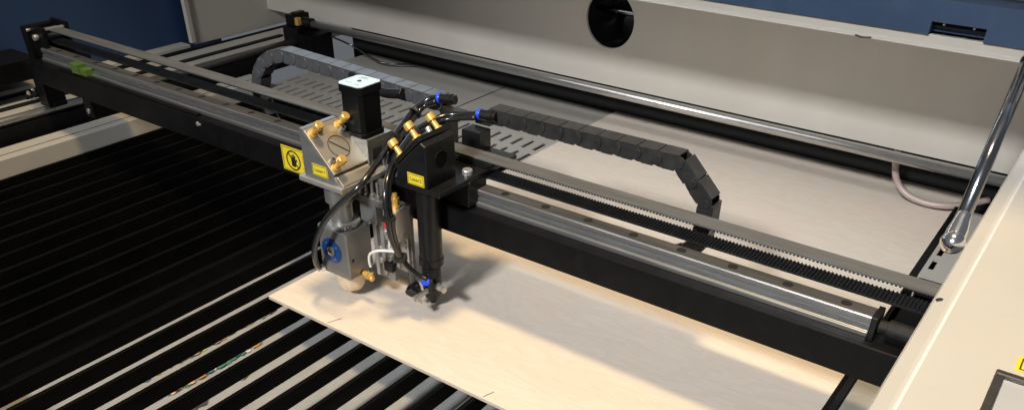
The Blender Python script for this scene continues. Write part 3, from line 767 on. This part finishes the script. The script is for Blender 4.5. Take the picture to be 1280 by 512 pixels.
# ------------------------------------------------------------------ hoses
def hose(label, runs, r, ends):
    t = thing('air_hose', label, 'hose', runs[0][0], 'black air hoses of the laser heads')
    for pts in runs: MB().tube(pts, r).build('tube', M['hose'], t)
    for (p, d) in ends:
        d = Vector(d).normalized(); p = Vector(p)
        MB().lathe(p, d, [(0, .0052), (.001, .0066), (.0040, .0068), (.0052, .0064)], n=24).build('blue_collet', M['blue_plastic'], t, 0, smooth=True)
        MB().lathe(p+d*.0053, d, [(0, .0064), (.010, .0064), (.0105, .0074), (.018, .0074), (.0185, .0060), (.023, .0060)], n=20).build('push_fitting', M['black_sat'], t, 0, smooth=True)
    return t
hA = hose('pair of black hoses looping down to the silver laser head',
     [[(0.1242, 0.232, 0.2411), (0.1125, 0.229, 0.2385), (0.1043, 0.22, 0.2316), (0.1, 0.205, 0.2239), (0.1081, 0.175, 0.2157), (0.1167, 0.15, 0.211), (0.1374, 0.11, 0.207), (0.1523, 0.08, 0.2048), (0.1581, 0.045, 0.1905), (0.1358, 0.03, 0.1658), (0.109, 0.027, 0.1375), (0.0905, 0.026, 0.1098), (0.0778, 0.028, 0.0852), (0.0673, 0.036, 0.0591), (0.0634, 0.046, 0.0459)],
      [(0.1231, 0.228, 0.2366), (0.1066, 0.222, 0.2283), (0.1056, 0.203, 0.218), (0.113, 0.172, 0.209), (0.1267, 0.14, 0.2035), (0.1275, 0.128, 0.1968), (0.1233, 0.128, 0.1839)]],
     .0039, [((.1225, .2325, .2405), (1, .12, .06))])
MB().tube([(.0634, .0460, .0459), (.0660, .0500, .0440)], .0046).build('white_end', M['white_tube'], hA)
for (p, d) in (((.1165, .150, .2085), (.4, -.9, -.1)), ((.1030, .208, .2225), (.1, -.9, -.4))):
    d = Vector(d).normalized(); p = Vector(p)
    MB().lathe(p-d*.002, d, [(0, .0085), (.004, .0085)], n=16).build('cable_tie', M['ink'], hA)
hB = hose('pair of black hoses hanging down to the black laser head nozzle',
     [[(0.1905, 0.232, 0.2335), (0.1701, 0.229, 0.2295), (0.1501, 0.22, 0.2261), (0.1394, 0.2, 0.2219), (0.1379, 0.17, 0.2179), (0.1486, 0.135, 0.2124), (0.1636, 0.1, 0.2063), (0.1773, 0.072, 0.1934), (0.1853, 0.058, 0.1746), (0.1891, 0.056, 0.15), (0.187, 0.062, 0.1196), (0.1904, 0.074, 0.0872), (0.203, 0.084, 0.0671), (0.2164, 0.09, 0.0607)],
      [(0.1909, 0.228, 0.2294), (0.1516, 0.218, 0.2216), (0.1409, 0.198, 0.2174), (0.1421, 0.168, 0.2136), (0.1523, 0.135, 0.208), (0.1649, 0.103, 0.2004), (0.1767, 0.077, 0.1884), (0.1846, 0.064, 0.1722), (0.1885, 0.062, 0.1475), (0.1865, 0.068, 0.117), (0.1849, 0.076, 0.0926), (0.1954, 0.082, 0.0701), (0.1924, 0.088, 0.0495)]],
     .0036, [((.1905, .2325, .2335), (1, .10, .02))])
for (p, d) in (((.140, .165, .2155), (.2, -.95, -.1)), ((.1870, .0600, .1500), (.05, .02, -1)), ((.1880, .074, .0900), (.1, .3, -1))):
    d = Vector(d).normalized(); p = Vector(p)
    MB().lathe(p-d*.002, d, [(0, .0085), (.004, .0085)], n=16).build('cable_tie', M['ink'], hB)
# loose bundle in front of the left chain
wb = tag(MB().tube([(.060, .232, .2340), (.030, .228, .2300), (.0, .230, .2330), (-.040, .234, .2400)], .0070, n=10).build('cable_bundle', M['black_sat']), 'wrapped black cable bundle beside the left drag chain behind the motor', 'cable bundle')

# ------------------------------------------------------------------ drive shaft, brackets, pink hose
D = thing('drive_shaft', 'long polished steel drive shaft along the rear wall', 'drive shaft', (0, .806, .09))
MB().cyl((-.775, .806, .0895), (.800, .806, .0895), .0088, n=32).build('shaft_rod', M['shaft'], D)
bk_ = MB(); bk_.box(-.845, -.792, .770, .842, .035, .0830); bk_.box(-.842, -.812, .780, .836, .0831, .108)
bk_.box(-.790, -.748, .768, .84, -.0055, .0700)
bk_.build('shaft_bracket', M['black'], D, .0012)
MB().cyl((-.8115, .806, .0905), (-.776, .806, .0905), .0125, n=24).build('shaft_coupling', M['black_sat'], D, 0, smooth=True)
MB().box(-.8115, -.800, .782, .7935, .086, .104).build('brass_clamp', M['brass'], D, .0008)
MB().box(-.8300, -.8160, .790, .820, .1081, .1130).build('bracket_cap', M['black_sat'], D, .0008)
cb2 = MB().tube([(-.750, .835, .060), (-.690, .846, .045), (-.640, .880, .010), (-.600, .900, .004), (-.560, .93, .003)], .0022).build('shaft_wire', M['hose'], D)
ph = MB().tube([(.586, .868, .0880), (.590, .862, .0600), (.600, .858, .0330), (.622, .853, .0150), (.655, .850, .0090), (.690, .856, .0110), (.720, .880, .0150), (.740, .90, .02)], .0056, n=14)
tag(ph.build('silicone_hose', M['pink']), 'pinkish silicone hose drooping from the steel shaft', 'hose')

# ------------------------------------------------------------------ gas strut
GS = thing('gas_strut', 'gas strut with chrome ball joint rising from the side cover', 'gas strut', (.765, .291, .206))
bp_ = Vector((.7655, .291, .2050)); tp_ = Vector((.7560, .5260, .3330)); dv = (tp_-bp_).normalized()
MB().sphere(bp_, .0122).build('ball_socket', M['chrome'], GS)
MB().lathe(bp_+dv*.006, dv, [(0, .0108), (.010, .0102), (.024, .0080), (.030, .0080), (.0315, .0072)], n=28).build('socket_neck', M['chrome'], GS, 0, smooth=True)
MB().cyl(bp_+dv*.037, tp_-dv*.008, .0075, n=32).build('strut_rod', M['strut'], GS)
MB().cyl(bp_+Vector((.009, 0, -.0005)), (.7775, .291, .2036), .0038, n=16).build('ball_stud', M['chrome'], GS)
MB().sphere(tp_, .0085).build('upper_joint', M['black_sat'], GS)

# ------------------------------------------------------------------ ground under the machine
fl = MB().box(-3, 3, -3, 3, -.92, -.90).build('floor', mat('concrete_floor', (.22, .21, .2), .7, var=.1, nscale=3)); fl['kind'] = 'structure'

# ------------------------------------------------------------------ camera
cam = bpy.data.cameras.new('camera'); co = bpy.data.objects.new('camera', cam); COL.objects.link(co)
rows = [[0.80553777, 0.34387567, -0.48255406], [0.59249349, -0.45676561, 0.66356359], [0.00776928, -0.82043568, -0.57168605]]
Rm = Matrix([[r[0], -r[1], -r[2]] for r in rows])
co.matrix_world = Matrix.Translation((.84546, -.58795, .6)) @ Rm.to_4x4()
cam.sensor_width = 36; cam.lens = 1030/1280*36; cam.shift_y = (430-256)/1280
cam.clip_start = .01; cam.clip_end = 50
sc.camera = co

# ------------------------------------------------------------------ light
def area(name, loc, target, size, power, col, sy=None):
    l = bpy.data.lights.new(name, 'AREA'); l.energy = power; l.color = col
    l.size = size
    if sy: l.shape = 'RECTANGLE'; l.size_y = sy
    o = bpy.data.objects.new(name, l); COL.objects.link(o); o.location = loc
    o.rotation_euler = (Vector(target)-Vector(loc)).to_track_quat('-Z', 'Y').to_euler()
    return o
sp_ = bpy.data.lights.new('warm_ceiling_spot', 'SPOT'); sp_.energy = 325; sp_.color = (1, .76, .44)
sp_.spot_size = R(90); sp_.spot_blend = 1; sp_.shadow_soft_size = .23
so_ = bpy.data.objects.new('warm_ceiling_spot', sp_); COL.objects.link(so_); so_.location = (.50, .06, 3.0)
so_.rotation_euler = (Vector((.52, .0, 0))-Vector(so_.location)).to_track_quat('-Z', 'Y').to_euler()
fw = area('front_window', (.45, -3.15, 2.62), (.50, .3, 0), .62, 25, (.95, .97, 1.0), .34)
fw.data.spread = R(64)
area('shaft_highlight_lamp', (.25, .585, .327), (.25, .62, .05), 1.1, 1.0, (.95, .97, 1.0), .03)  # unseen strip lamp added for the bright line along the drive shaft
area('cool_reflection_lamp', (-.20, .525, .43), (-.10, .20, .22), .62, .60, (.60, .79, 1.0), .09)  # lamp added for cool reflections on rail and motor; lid has no opening
w = bpy.data.worlds.new('World'); sc.world = w; w.use_nodes = True
w.node_tree.nodes['Background'].inputs[0].default_value = (.80, .86, .95, 1)
w.node_tree.nodes['Background'].inputs[1].default_value = .15
sc.view_settings.view_transform = 'Standard'; sc.view_settings.look = 'None'
sc.view_settings.exposure = 0; sc.view_settings.gamma = 1
